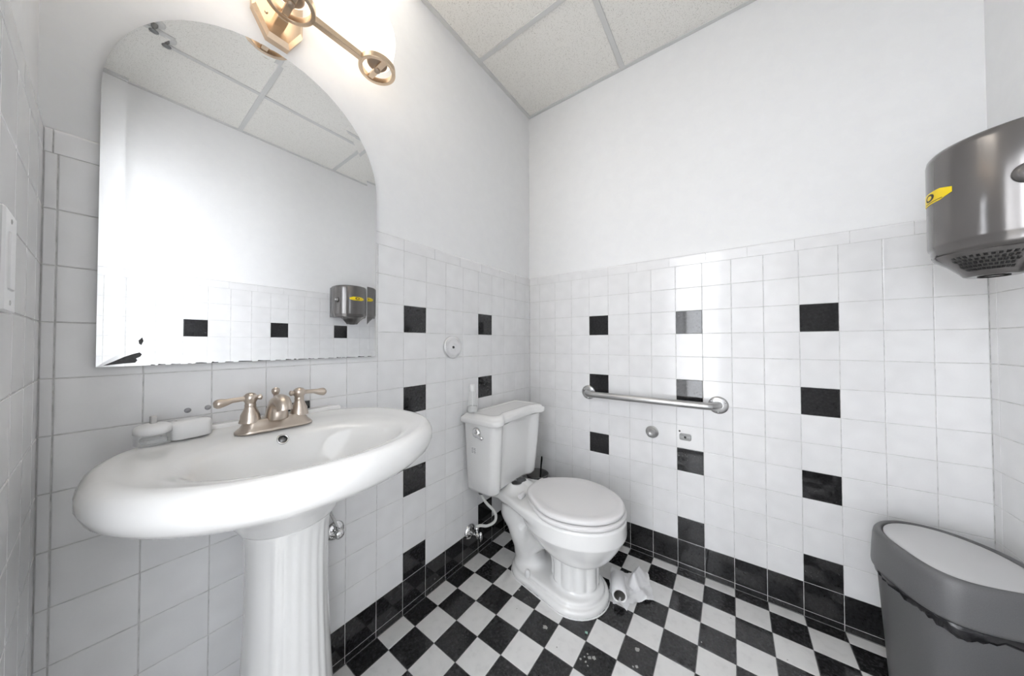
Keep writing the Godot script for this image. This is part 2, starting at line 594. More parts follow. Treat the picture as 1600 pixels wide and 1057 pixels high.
func hall() -> void:
	# the bright hall outside the doorway, behind the camera, glazed on its far side and at one end
	var z0 := D + 0.12
	var z1 := 3.0
	var x0 := -0.6
	var x1 := 2.9
	structure("floor_hall", box(Vector3(x0, -0.12, z0), Vector3(x1, 0, z1)), M.carpet)
	structure("ceiling_hall", box(Vector3(x0 - 0.1, 2.7, z0), Vector3(x1 + 0.1, 2.8, z1 + 0.1)), M.paint)
	structure("wall_hall_left", box(Vector3(x0 - 0.1, -0.1, z0 - 0.12), Vector3(x0, 2.7, z1 + 0.1)), M.paint)
	structure("wall_hall_right", box(Vector3(x1, -0.1, z0 - 0.12), Vector3(x1 + 0.1, 2.7, z1 + 0.1)), M.paint)
	structure("wall_hall_end", box(Vector3(x0, -0.1, z1), Vector3(x1, 2.7, z1 + 0.1)), M.paint)
	var st := begin(false)
	add_box(st, Vector3(x0, -0.1, z0 - 0.12), Vector3(-0.12, 2.7, z0))
	add_box(st, Vector3(W + 0.12, -0.1, z0 - 0.12), Vector3(x1, 2.7, z0))
	add_box(st, Vector3(-0.12, H + 0.14, z0 - 0.12), Vector3(W + 0.12, 2.7, z0))
	structure("wall_hall_near", done(st), M.paint)
	var wn := structure("window_1", box(Vector3(0.58, 0.2, z1 - 0.06), Vector3(0.92, 2.5, z1 - 0.001)), M.daylight)
	for x in [0.54, 0.92]:
		obj("window_frame", box(Vector3(x, 0.18, z1 - 0.085), Vector3(x + 0.04, 2.52, z1 - 0.0005), 0.003), M.rail, wn)
	wn = structure("window_3", box(Vector3(x0 + 0.001, 0.2, 1.88), Vector3(x0 + 0.06, 2.5, 2.88)), M.daylight)
	for z in [1.86, 2.86]:
		obj("window_frame", box(Vector3(x0 + 0.061, 0.18, z), Vector3(x0 + 0.085, 2.52, z + 0.04), 0.003), M.rail, wn)
	wn = structure("window_2", box(Vector3(x1 - 0.06, 0.2, 1.88), Vector3(x1 - 0.001, 2.5, 2.88)), M.daylight)
	for z in [1.86, 2.86]:
		obj("window_frame", box(Vector3(x1 - 0.085, 0.18, z), Vector3(x1 - 0.061, 2.52, z + 0.04), 0.003), M.rail, wn)

# ------------------------------------------------------------------ mirror

func arch(half: float, y0: float, ys: float, y1: float, inset: float, n := 28) -> Array:
	# outline in (z, y), counter-clockwise seen from +x with z to the left
	var out := []
	var h := half - inset
	out.append(Vector2(h, y0 + inset))
	for k in n + 1:
		var a := PI * k / n
		out.append(Vector2(h * cos(a), ys + (y1 - ys - inset) * sin(a)))
	out.append(Vector2(-h, y0 + inset))
	return out

func mirror() -> void:
	var o := thing("wall_mirror", "arched frameless wall mirror with a tarnished lower corner above the sink", "mirror", Vector3(0, 0, 1.3535))
	var half := 0.297
	var outer := arch(half, 1.029, 1.612, 1.912, 0.0)
	var inner := arch(half, 1.029, 1.612, 1.912, 0.032)
	var n := outer.size()
	var X := 0.0118
	var XB := 0.0125
	var pt := func(q: Vector2, x: float) -> Vector3: return Vector3(x, q.y, q.x)
	var st := begin(false)
	var c := Vector3(X, 1.5, 0)
	for i in n:
		tri(st, c, pt.call(inner[(i + 1) % n], X), pt.call(inner[i], X))
	obj("glass", done(st), M.mirror, o)
	st = begin(false)
	for i in n:
		var j := (i + 1) % n
		quad(st, pt.call(inner[i], X), pt.call(inner[j], X), pt.call(outer[j], XB), pt.call(outer[i], XB))
	obj("bevel", done(st), M.mirror, o)
	st = begin(false)
	for i in n:
		var j := (i + 1) % n
		quad(st, pt.call(outer[i], XB), pt.call(outer[j], XB), pt.call(outer[j], 0.0007), pt.call(outer[i], 0.0007))
	for i in n:
		tri(st, Vector3(0.0007, 1.5, 0), pt.call(outer[i], 0.0007), pt.call(outer[(i + 1) % n], 0.0007))
	obj("backing", done(st), M.mirror_edge, o)
	# lost silvering: a dark patch in the lower corner and flecks along the lower edge
	var blot := func(called: String, pts: Array) -> void:
		var s := begin(false)
		var m := Vector2.ZERO
		for q in pts:
			m += q
		m /= pts.size()
		for i in pts.size():
			var a: Vector2 = pts[i]
			var b: Vector2 = pts[(i + 1) % pts.size()]
			tri(s, pt.call(m, X + 0.0010), pt.call(a, X + 0.0010), pt.call(b, X + 0.0010))
			quad(s, pt.call(a, X - 0.0005), pt.call(b, X - 0.0005), pt.call(b, X + 0.0010), pt.call(a, X + 0.0010))
		obj(called, done(s), M.tarnish, o)
	blot.call("tarnish_patch", [Vector2(0.288, 1.032), Vector2(0.274, 1.041), Vector2(0.262, 1.049), Vector2(0.250, 1.055), Vector2(0.241, 1.058), Vector2(0.238, 1.054), Vector2(0.240, 1.049), Vector2(0.246, 1.045), Vector2(0.244, 1.041), Vector2(0.247, 1.036), Vector2(0.262, 1.035)])
	blot.call("tarnish_patch", [Vector2(0.243, 1.084), Vector2(0.238, 1.091), Vector2(0.236, 1.083), Vector2(0.239, 1.074), Vector2(0.242, 1.077)])
	var z := 0.226
	while z > -0.28:
		var l := rng.randf_range(0.006, 0.03)
		var h := rng.randf_range(0.0012, 0.0032)
		blot.call("tarnish_fleck", [Vector2(z, 1.0292), Vector2(z - 0.002, 1.0292 + h), Vector2(z - l * 0.5, 1.0292 + h * rng.randf_range(0.4, 1.0)), Vector2(z - l, 1.0292 + h * 0.5), Vector2(z - l, 1.0292)])
		z -= l + rng.randf_range(0.001, 0.012)

# ------------------------------------------------------------------ vanity light

func vanity_light() -> void:
	var Z := 1.353
	var o := thing("vanity_light", "three-shade satin brass vanity light with glowing white glass above mirror", "wall light", Vector3(0, 0, Z))
	# back plate: upright, with the corners cut
	var st := begin(false)
	var pts := [Vector2(0.026, 1.943), Vector2(0.060, 2.005), Vector2(0.060, 2.13), Vector2(0.026, 2.19), Vector2(-0.026, 2.19), Vector2(-0.060, 2.13), Vector2(-0.060, 2.005), Vector2(-0.026, 1.943)]
	var mid := Vector2(0, 2.066)
	for i in pts.size():
		var a: Vector2 = pts[i]
		var b: Vector2 = pts[(i + 1) % pts.size()]
		var ai := mid + (a - mid) * 0.88
		var bi := mid + (b - mid) * 0.88
		quad(st, Vector3(-0.008, a.y, a.x), Vector3(-0.008, b.y, b.x), Vector3(0.010, b.y, b.x), Vector3(0.010, a.y, a.x))
		quad(st, Vector3(0.010, a.y, a.x), Vector3(0.010, b.y, b.x), Vector3(0.016, bi.y, bi.x), Vector3(0.016, ai.y, ai.x))
		tri(st, Vector3(0.016, mid.y, mid.x), Vector3(0.016, ai.y, ai.x), Vector3(0.016, bi.y, bi.x))
	obj("back_plate", done(st), M.brass, o)
	obj("screw", lathe([[0.004, 0.0], [0.004, 0.002], [0.002, 0.0035]], 12, true, true, along(Vector3.RIGHT, Vector3(0.0158, 2.005, 0.03))), M.brass, o)
	var Y := 2.0     # height of the hoops
	var X := 0.105   # their distance from the wall
	obj("arm", box(Vector3(0.014, Y - 0.012, -0.013), Vector3(X - 0.055, Y + 0.012, 0.013), 0.0015), M.brass, o)
	for s in [-1.0, 1.0]:
		obj("bar", box(Vector3(X - 0.009, Y - 0.009, minf(s * 0.052, s * 0.193)), Vector3(X + 0.009, Y + 0.009, maxf(s * 0.052, s * 0.193)), 0.001), M.brass, o)
	for k in 3:
		var c := Vector3(X, Y, (k - 1) * 0.245)
		# hoop with a rectangular section
		var prof := [[0.047, -0.009], [0.056, -0.009], [0.0572, -0.0078], [0.0572, 0.0078], [0.056, 0.009], [0.047, 0.009], [0.0458, 0.0078], [0.0458, -0.0078], [0.047, -0.009]]
		st = begin()
		var rings := []
		for q in prof:
			rings.append(moved(circle(q[0], q[1], 40), Basis.IDENTITY, c))
		for q in rings.size() - 1:
			add_loft(st, [rings[q], rings[q + 1]], false, false, q + 1)
		obj("hoop", done(st), M.brass, o)
		obj("cross_bar", box(c + Vector3(-0.047, -0.006, -0.0085), c + Vector3(0.047, 0.002, 0.0085), 0.001), M.brass, o)
		var sh := Transform3D(Basis.IDENTITY, c)
		obj("socket_cup", lathe([[0.006, -0.012], [0.009, -0.009], [0.0095, 0.0], [0.009, 0.004], [0.015, 0.007], [0.026, 0.011], [0.0315, 0.017], [0.0315, 0.022], [0.026, 0.025]], 28, true, true, sh), M.cup, o)
		var gl := obj("glass_shade", lathe([[0.024, 0.020], [0.040, 0.023], [0.048, 0.040], [0.0535, 0.066], [0.0565, 0.088], [0.057, 0.105], [0.0545, 0.128], [0.048, 0.150], [0.042, 0.164], [0.040, 0.165], [0.046, 0.149], [0.0525, 0.127], [0.055, 0.105], [0.0545, 0.088], [0.0515, 0.067], [0.045, 0.044], [0.036, 0.031], [0.020, 0.028]], 32, true, true, sh), M.glow, o)
		gl.set_meta("label", "glowing white glass tulip shade")
		var l := OmniLight3D.new()
		l.name = "bulb_light_%d" % k
		l.light_color = Color(1.0, 0.978, 0.95)
		l.light_energy = 0.0015
		l.light_size = 0.04
		l.omni_range = 8.0
		l.omni_attenuation = 2.0
		l.shadow_enabled = true
		l.position = Vector3(0, 0, Z) + c + Vector3(0, 0.105, 0)
		add_child(l)
		# the shades are open at the top: most of the bulb's light leaves upwards
		var u := SpotLight3D.new()
		u.name = "bulb_uplight_%d" % k
		u.light_color = Color(1.0, 0.978, 0.95)
		u.light_energy = 0.7
		u.light_size = 0.03
		u.spot_angle = 30.0
		u.spot_angle_attenuation = 1.0
		u.spot_range = 8.0
		u.spot_attenuation = 2.0
		u.shadow_enabled = true
		u.position = Vector3(0, 0, Z) + c + Vector3(0, 0.15, 0)
		u.rotation.x = PI / 2
		add_child(u)

# ------------------------------------------------------------------ sink and faucet

func sink() -> void:
	var o := thing("pedestal_sink", "white oval porcelain pedestal sink under the arched mirror", "sink", Vector3(0.17, 0, 1.365))
	var c := Vector3(-0.17, 0, 0)
	# basin: underside, rolled rim, deck, bowl
	var spec := [
		# xc, ax, az, y, exponent at the back
		[0.17, 0.090, 0.090, 0.650, 2.0], [0.17, 0.094, 0.095, 0.653, 2.0], [0.171, 0.098, 0.100, 0.660, 2.0], [0.174, 0.107, 0.112, 0.680, 2.0], [0.182, 0.124, 0.134, 0.708, 2.0], [0.200, 0.153, 0.172, 0.742, 2.1], [0.230, 0.198, 0.228, 0.772, 2.3], [0.25, 0.238, 0.276, 0.795, 2.5],
		[0.255, 0.251, 0.295, 0.812, 2.6], [0.256, 0.256, 0.302, 0.830, 2.7], [0.256, 0.2555, 0.302, 0.846, 2.7], [0.255, 0.251, 0.297, 0.858, 2.7], [0.254, 0.244, 0.289, 0.8655, 2.7], [0.254, 0.236, 0.280, 0.868, 2.7],
		[0.257, 0.226, 0.268, 0.867, 2.6], [0.262, 0.212, 0.252, 0.864, 2.5], [0.270, 0.195, 0.234, 0.862, 2.3], [0.290, 0.165, 0.212, 0.8595, 2.1], [0.301, 0.148, 0.198, 0.853, 2.0], [0.304, 0.140, 0.186, 0.842, 2.0], [0.303, 0.130, 0.170, 0.822, 2.0], [0.298, 0.115, 0.145, 0.79, 2.0], [0.290, 0.085, 0.100, 0.755, 2.0], [0.285, 0.045, 0.05, 0.738, 2.0], [0.285, 0.020, 0.02, 0.735, 2.0]]
	var rings := []
	for q in spec:
		rings.append(moved(oval(q[0], 0.0, q[1], q[2], q[3], 72, q[4], 2.05, 0.002), Basis.IDENTITY, c))
	obj("basin", loft(rings, true, true), M.porcelain, o)
	# low ledge along the wall
	var led := []
	for q in [[0.0, 0.862], [0.0, 0.872], [-0.003, 0.8755], [-0.006, 0.877]]:
		led.append(moved(rrect(0.002, 0.034 + q[0], -0.185 - q[0], 0.185 + q[0], 0.012, q[1], 4), Basis.IDENTITY, c))
	obj("back_ledge", loft(led), M.porcelain, o)
	# pedestal with reeds on its front
	rings = []
	for q in [[0.128, 0.130, 0.0], [0.130, 0.132, 0.012], [0.124, 0.126, 0.026], [0.112, 0.114, 0.04], [0.103, 0.105, 0.10], [0.096, 0.097, 0.18], [0.088, 0.089, 0.32], [0.083, 0.084, 0.45], [0.082, 0.083, 0.56], [0.0835, 0.0845, 0.61], [0.086, 0.087, 0.64], [0.087, 0.088, 0.655], [0.083, 0.084, 0.66]]:
		var ring := PackedVector3Array()
		var n := 120
		for i in n:
			var t := TAU * i / n
			# reeds on the quarter towards the room
			var k: float = smoothstep(0.02, 0.10, q[2]) * smoothstep(0.665, 0.62, q[2])
			var d := absf(wrapf(t, -PI, PI))
			var reed := 0.0025 * absf(sin(t * 13.0)) * smoothstep(0.75, 0.6, d) * k
			ring.append(Vector3(q[0] * cos(t) * (1.0 + reed * 11.0), q[2], -q[1] * sin(t) * (1.0 + reed * 11.0)))
		rings.append(ring)
	obj("pedestal", loft(rings, true, true), M.porcelain, o)
	# overflow: a chrome ring round a dark hole, on the slope behind the bowl
	var nrm := Vector3(0.80, 0.60, 0.0)
	var at := Vector3(0.1655, 0.842, 0.014) + c
	var tr := along(nrm, at)
	obj("overflow_ring", lathe([[0.0125, -0.006], [0.0125, 0.0012], [0.0115, 0.002], [0.0095, 0.002], [0.0090, 0.0006]], 24, false, false, tr), M.chrome, o)
	obj("overflow_hole", lathe([[0.0092, -0.004], [0.0092, -0.0002], [0.0, -0.0001]], 24, false, false, tr), M.pewter, o)
	obj("drain", lathe([[0.021, 0.0], [0.021, 0.004], [0.018, 0.005], [0.0, 0.004]], 24, true, true, Transform3D(Basis.IDENTITY, Vector3(0.285, 0.734, 0) + c)), M.chrome, o)

func faucet() -> void:
	var o := thing("faucet", "brushed nickel two-handle centreset faucet with lever handles on sink", "faucet", Vector3(0.112, 0.8625, 1.378))
	var st := begin()
	var rings := []
	for q in [[0.0, 0.080, 0.031], [0.003, 0.0805, 0.0315], [0.006, 0.078, 0.030], [0.012, 0.071, 0.026], [0.020, 0.066, 0.022], [0.026, 0.063, 0.0195], [0.029, 0.059, 0.017]]:
		rings.append(rrect(-q[2], q[2], -q[1], q[1], q[2] * 0.98, q[0], 8))
	add_loft(st, rings)
	obj("base_plate", done(st), M.nickel, o)
	for s in [-1.0, 1.0]:
		var z: float = s * 0.051
		var h := obj("handle", lathe([[0.0215, 0.024], [0.0205, 0.030], [0.019, 0.034], [0.0185, 0.042], [0.015, 0.050], [0.0115, 0.058], [0.0105, 0.063], [0.0115, 0.065], [0.0105, 0.067], [0.0105, 0.072], [0.013, 0.076], [0.0145, 0.082], [0.0135, 0.088], [0.009, 0.093], [0.003, 0.095]], 24, true, true, Transform3D(Basis.IDENTITY, Vector3(0, 0, z))), M.nickel, o)
		var pts := []
		var rad := []
		for q in [[0.010, 0.0062, 0.0], [0.018, 0.0055, 0.0], [0.034, 0.0058, -0.001], [0.042, 0.0075, -0.003], [0.050, 0.0098, -0.004], [0.056, 0.0108, -0.005], [0.061, 0.0095, -0.006], [0.065, 0.0055, -0.0065]]:
			pts.append(Vector3(0.002, 0.082 + q[2], z + s * q[0]))
			rad.append(q[1])
		obj("lever", tube(pts, rad, 16), M.nickel, h)
		obj("end_knob", lathe([[0.004, 0.0], [0.0055, 0.004], [0.007, 0.007], [0.0065, 0.010], [0.003, 0.012]], 16, true, true, along(Vector3(0, 0, -s), Vector3(0, 0.082, z - s * 0.011))), M.nickel, h)
	# spout: broad at the base, arching forward and down
	st = begin()
	rings = []
	var path := [[0.004, 0.024, 0.030, 0.024, 0.0], [0.006, 0.036, 0.029, 0.023, -0.12], [0.010, 0.050, 0.026, 0.0215, -0.4], [0.018, 0.062, 0.022, 0.020, -0.8], [0.030, 0.070, 0.018, 0.0185, -1.25], [0.044, 0.071, 0.0155, 0.0175, -1.75], [0.055, 0.065, 0.0145, 0.0165, -2.25], [0.061, 0.057, 0.014, 0.016, -2.7], [0.062, 0.051, 0.0138, 0.0155, -2.95]]
	for q in path:
		var dir := Vector3(sin(-q[4]), cos(q[4]), 0)
		var side := Vector3(0, 0, 1)
		var nrm := side.cross(dir)
		var ring := PackedVector3Array()
		for i in 24:
			var t := TAU * i / 24
			ring.append(Vector3(q[0], q[1], 0) + nrm * (-cos(t) * q[2]) + side * (-sin(t) * q[3]))
		rings.append(ring)
	add_loft(st, rings)
	obj("spout", done(st), M.nickel, o)
	obj("lift_rod", lathe([[0.003, 0.025], [0.003, 0.074], [0.005, 0.076], [0.0042, 0.080], [0.0075, 0.084], [0.0092, 0.090], [0.008, 0.096], [0.004, 0.099]], 18, true, true, Transform3D(Basis.IDENTITY, Vector3(-0.018, 0, -0.004))), M.nickel, o)

# ------------------------------------------------------------------ toilet

func smin(a: float, b: float, k: float) -> float:
	var h := maxf(k - absf(a - b), 0.0) / k
	return minf(a, b) - h * h * k * 0.25

func cone(p: Vector3, a: Vector3, b: Vector3, ra: float, rb: float) -> float:
	var ab := b - a
	var t := clampf((p - a).dot(ab) / ab.length_squared(), 0.0, 1.0)
	return p.distance_to(a + ab * t) - lerpf(ra, rb, t)

func slab(d2: float, y: float, y0: float, y1: float, r: float) -> float:
	# a plan distance d2 extruded from y0 to y1 with rounded edges
	var v := Vector2(d2 + r, absf(y - (y0 + y1) * 0.5) - (y1 - y0) * 0.5 + r)
	return minf(maxf(v.x, v.y), 0.0) + Vector2(maxf(v.x, 0), maxf(v.y, 0)).length() - r

func stadium(x: float, z: float, xa: float, ra: float, xb: float, rb: float) -> float:
	var t := clampf((x - xa) / (xb - xa), 0.0, 1.0)
	return Vector2(x - lerpf(xa, xb, t), z).length() - lerpf(ra, rb, t)

func toilet_field(p: Vector3) -> float:
	var x := p.x
	var y := p.y
	var z := absf(p.z)
	# plinth in two steps
	var d := slab(stadium(x, z, 0.295, 0.112, 0.493, 0.146), y, -0.02, 0.026, 0.012)
	d = smin(d, slab(stadium(x, z, 0.297, 0.096, 0.492, 0.128), y, -0.02, 0.046, 0.012), 0.008)
	# reeded column below the bowl
	if y < 0.30:
		var a := atan2(z, x - 0.497)
		var flute := 0.0075 * absf(sin(a * 5.0)) * smoothstep(0.05, 0.07, y) * smoothstep(0.21, 0.17, y)
		var w := 1.0 + 0.25 * pow(maxf(0.0, 0.09 - y) / 0.09, 2.0)
		var q := Vector2((x - 0.497) / (0.100 * w), z / (0.088 * w)).length()
		d = smin(d, slab((q - 1.0) * 0.088 - flute + 0.004, y, 0.0, 0.24, 0.01), 0.014)
	# bowl
	if y > 0.12:
		var t := clampf((y - 0.165) / 0.13, 0.0, 1.0)
		var s := sqrt(t) * (1.0 - 0.12 * (1.0 - t)) if t > 0.0 else 0.0
		var rx := lerpf(0.09, 0.230, s)
		var rz := lerpf(0.08, 0.187, s)
		var cx := lerpf(0.512, 0.483, s)
		var e := Vector2((x - cx) / rx, z / rz).length()
		d = smin(d, slab((e - 1.0) * minf(rx, rz) * 0.8, y, 0.165, 0.364, 0.012), 0.012)
	# deck below the tank
	var hw := lerpf(0.100, 0.165, smoothstep(0.12, 0.38, x))
	var dd := maxf(maxf(0.05 - x, x - 0.42), z - hw)
	d = smin(d, slab(dd, y, 0.325, 0.364, 0.012), 0.02)
	# trapway, an S down to the plinth
	if x < 0.5:
		var q := Vector3(x, y, z)
		var tw := cone(q, Vector3(0.20, 0.32, 0.02), Vector3(0.195, 0.26, 0.02), 0.075, 0.068)
		tw = smin(tw, cone(q, Vector3(0.195, 0.26, 0.02), Vector3(0.245, 0.175, 0.018), 0.066, 0.066), 0.02)
		tw = smin(tw, cone(q, Vector3(0.245, 0.175, 0.018), Vector3(0.262, 0.09, 0.012), 0.064, 0.060), 0.02)
		tw = smin(tw, cone(q, Vector3(0.262, 0.09, 0.01), Vector3(0.27, 0.03, 0.0), 0.060, 0.080), 0.02)
		tw = smin(tw, cone(q, Vector3(0.275, 0.13, 0.03), Vector3(0.37, 0.24, 0.045), 0.052, 0.060), 0.02)
		tw = smin(tw, cone(q, Vector3(0.37, 0.24, 0.03), Vector3(0.45, 0.14, 0.0), 0.05, 0.05), 0.03)
		d = smin(d, tw, 0.025)
	return maxf(d, -y)

func nets(field: Callable, lo: Vector3, hi: Vector3, cell: float) -> ArrayMesh:
	var nx := int(ceil((hi.x - lo.x) / cell)) + 1
	var ny := int(ceil((hi.y - lo.y) / cell)) + 1
	var nz := int(ceil((hi.z - lo.z) / cell)) + 1
	var v := PackedFloat32Array()
	v.resize(nx * ny * nz)
	for k in nz:
		for j in ny:
			for i in nx:
				v[i + nx * (j + ny * k)] = field.call(lo + Vector3(i, j, k) * cell)
	var ids := PackedInt32Array()
	ids.resize(nx * ny * nz)
	ids.fill(-1)
	var verts := PackedVector3Array()
	var norms := PackedVector3Array()
	var corner := [0, 1, nx, nx + 1, nx * ny, nx * ny + 1, nx * ny + nx, nx * ny + nx + 1]
	var edges := [[0, 1], [2, 3], [4, 5], [6, 7], [0, 2], [1, 3], [4, 6], [5, 7], [0, 4], [1, 5], [2, 6], [3, 7]]
	for k in nz - 1:
		for j in ny - 1:
			for i in nx - 1:
				var at := i + nx * (j + ny * k)
				var inside := 0
				for q in corner:
					if v[at + q] < 0.0:
						inside += 1
				if inside == 0 or inside == 8:
					continue
				var s := Vector3.ZERO
				var n := 0
				for e in edges:
					var a: float = v[at + corner[e[0]]]
					var b: float = v[at + corner[e[1]]]
					if (a < 0.0) != (b < 0.0):
						var t := a / (a - b)
						var pa := Vector3(e[0] & 1, (e[0] >> 1) & 1, e[0] >> 2)
						var pb := Vector3(e[1] & 1, (e[1] >> 1) & 1, e[1] >> 2)
						s += pa.lerp(pb, t)
						n += 1
				var p := lo + (Vector3(i, j, k) + s / n) * cell
				ids[at] = verts.size()
				verts.append(p)
				var h := cell * 0.5
				norms.append(Vector3(field.call(p + Vector3(h, 0, 0)) - field.call(p - Vector3(h, 0, 0)), field.call(p + Vector3(0, h, 0)) - field.call(p - Vector3(0, h, 0)), field.call(p + Vector3(0, 0, h)) - field.call(p - Vector3(0, 0, h))).normalized())
	var index := PackedInt32Array()
	var step := [1, nx, nx * ny]
	for k in range(1, nz - 1):
		for j in range(1, ny - 1):
			for i in range(1, nx - 1):
				var at := i + nx * (j + ny * k)
				for ax in 3:
					var a: float = v[at]
					var b: float = v[at + step[ax]]
					if (a < 0.0) == (b < 0.0):
						continue
					var u: int = step[(ax + 1) % 3]
					var w: int = step[(ax + 2) % 3]
					var q := [ids[at], ids[at - u], ids[at - u - w], ids[at - w]]
					if a < 0.0:
						index.append_array(PackedInt32Array([q[0], q[2], q[1], q[0], q[3], q[2]]))
					else:
						index.append_array(PackedInt32Array([q[0], q[1], q[2], q[0], q[2], q[3]]))
	var arr := []
	arr.resize(Mesh.ARRAY_MAX)
	arr[Mesh.ARRAY_VERTEX] = verts
	arr[Mesh.ARRAY_NORMAL] = norms
	arr[Mesh.ARRAY_INDEX] = index
	var m := ArrayMesh.new()
	m.add_surface_from_arrays(Mesh.PRIMITIVE_TRIANGLES, arr)
	return m

func seat_ring(x0: float, x1: float, hw: float, rear: float, inset: float, y: float, n := 64) -> PackedVector3Array:
	# plan of the seat: blunt at the hinges, round in front
	var out := PackedVector3Array()
	var l := x1 - x0
	for i in n:
		var t := TAU * i / n
		var c := cos(t)
		var s := -sin(t)
		var xm := x0 + l * 0.46
		var p: Vector2
		if c >= 0.0:
			p = Vector2(xm + l * 0.54 * c, hw * s)
		else:
			# towards the hinges the sides run in to a straight rear edge
			var e := 3.2
			var cx := -pow(-c, 2.0 / e)
			var sz := signf(s) * pow(absf(s), 2.0 / e)
			var narrow := lerpf(1.0, rear / hw, smoothstep(0.0, 1.0, -cx))
			p = Vector2(xm + l * 0.46 * cx, hw * sz * narrow)
		var m := Vector2(xm, 0)
		var d := (p - m)
		p = m + d * (1.0 - inset / maxf(d.length(), 0.01))
		out.append(Vector3(p.x, y, p.y))
	return out

func tank_ring(x0: float, xf: float, hw: float, recess: float, r: float, y: float) -> PackedVector3Array:
	var out := PackedVector3Array()
	var n := 44
	# front edge, from far (-z) ... order: front going towards -z, then back
	for i in n + 1:
		var t := float(i) / n
		var z := hw * cos(PI * t)
		var a := absf(z)
		var x := xf - recess * (1.0 - smoothstep(hw * 0.54, hw * 0.80, a))
		if a > hw - r:
			var q := minf((a - (hw - r)) / r, 1.0)
			x -= r - r * sqrt(maxf(0.0, 1.0 - q * q))
		out.append(Vector3(x, y, z))
	out.append(Vector3(x0 + 0.012, y, -hw))
	out.append(Vector3(x0, y, -hw + 0.012))
	out.append(Vector3(x0, y, hw - 0.012))
	out.append(Vector3(x0 + 0.012, y, hw))
	return out

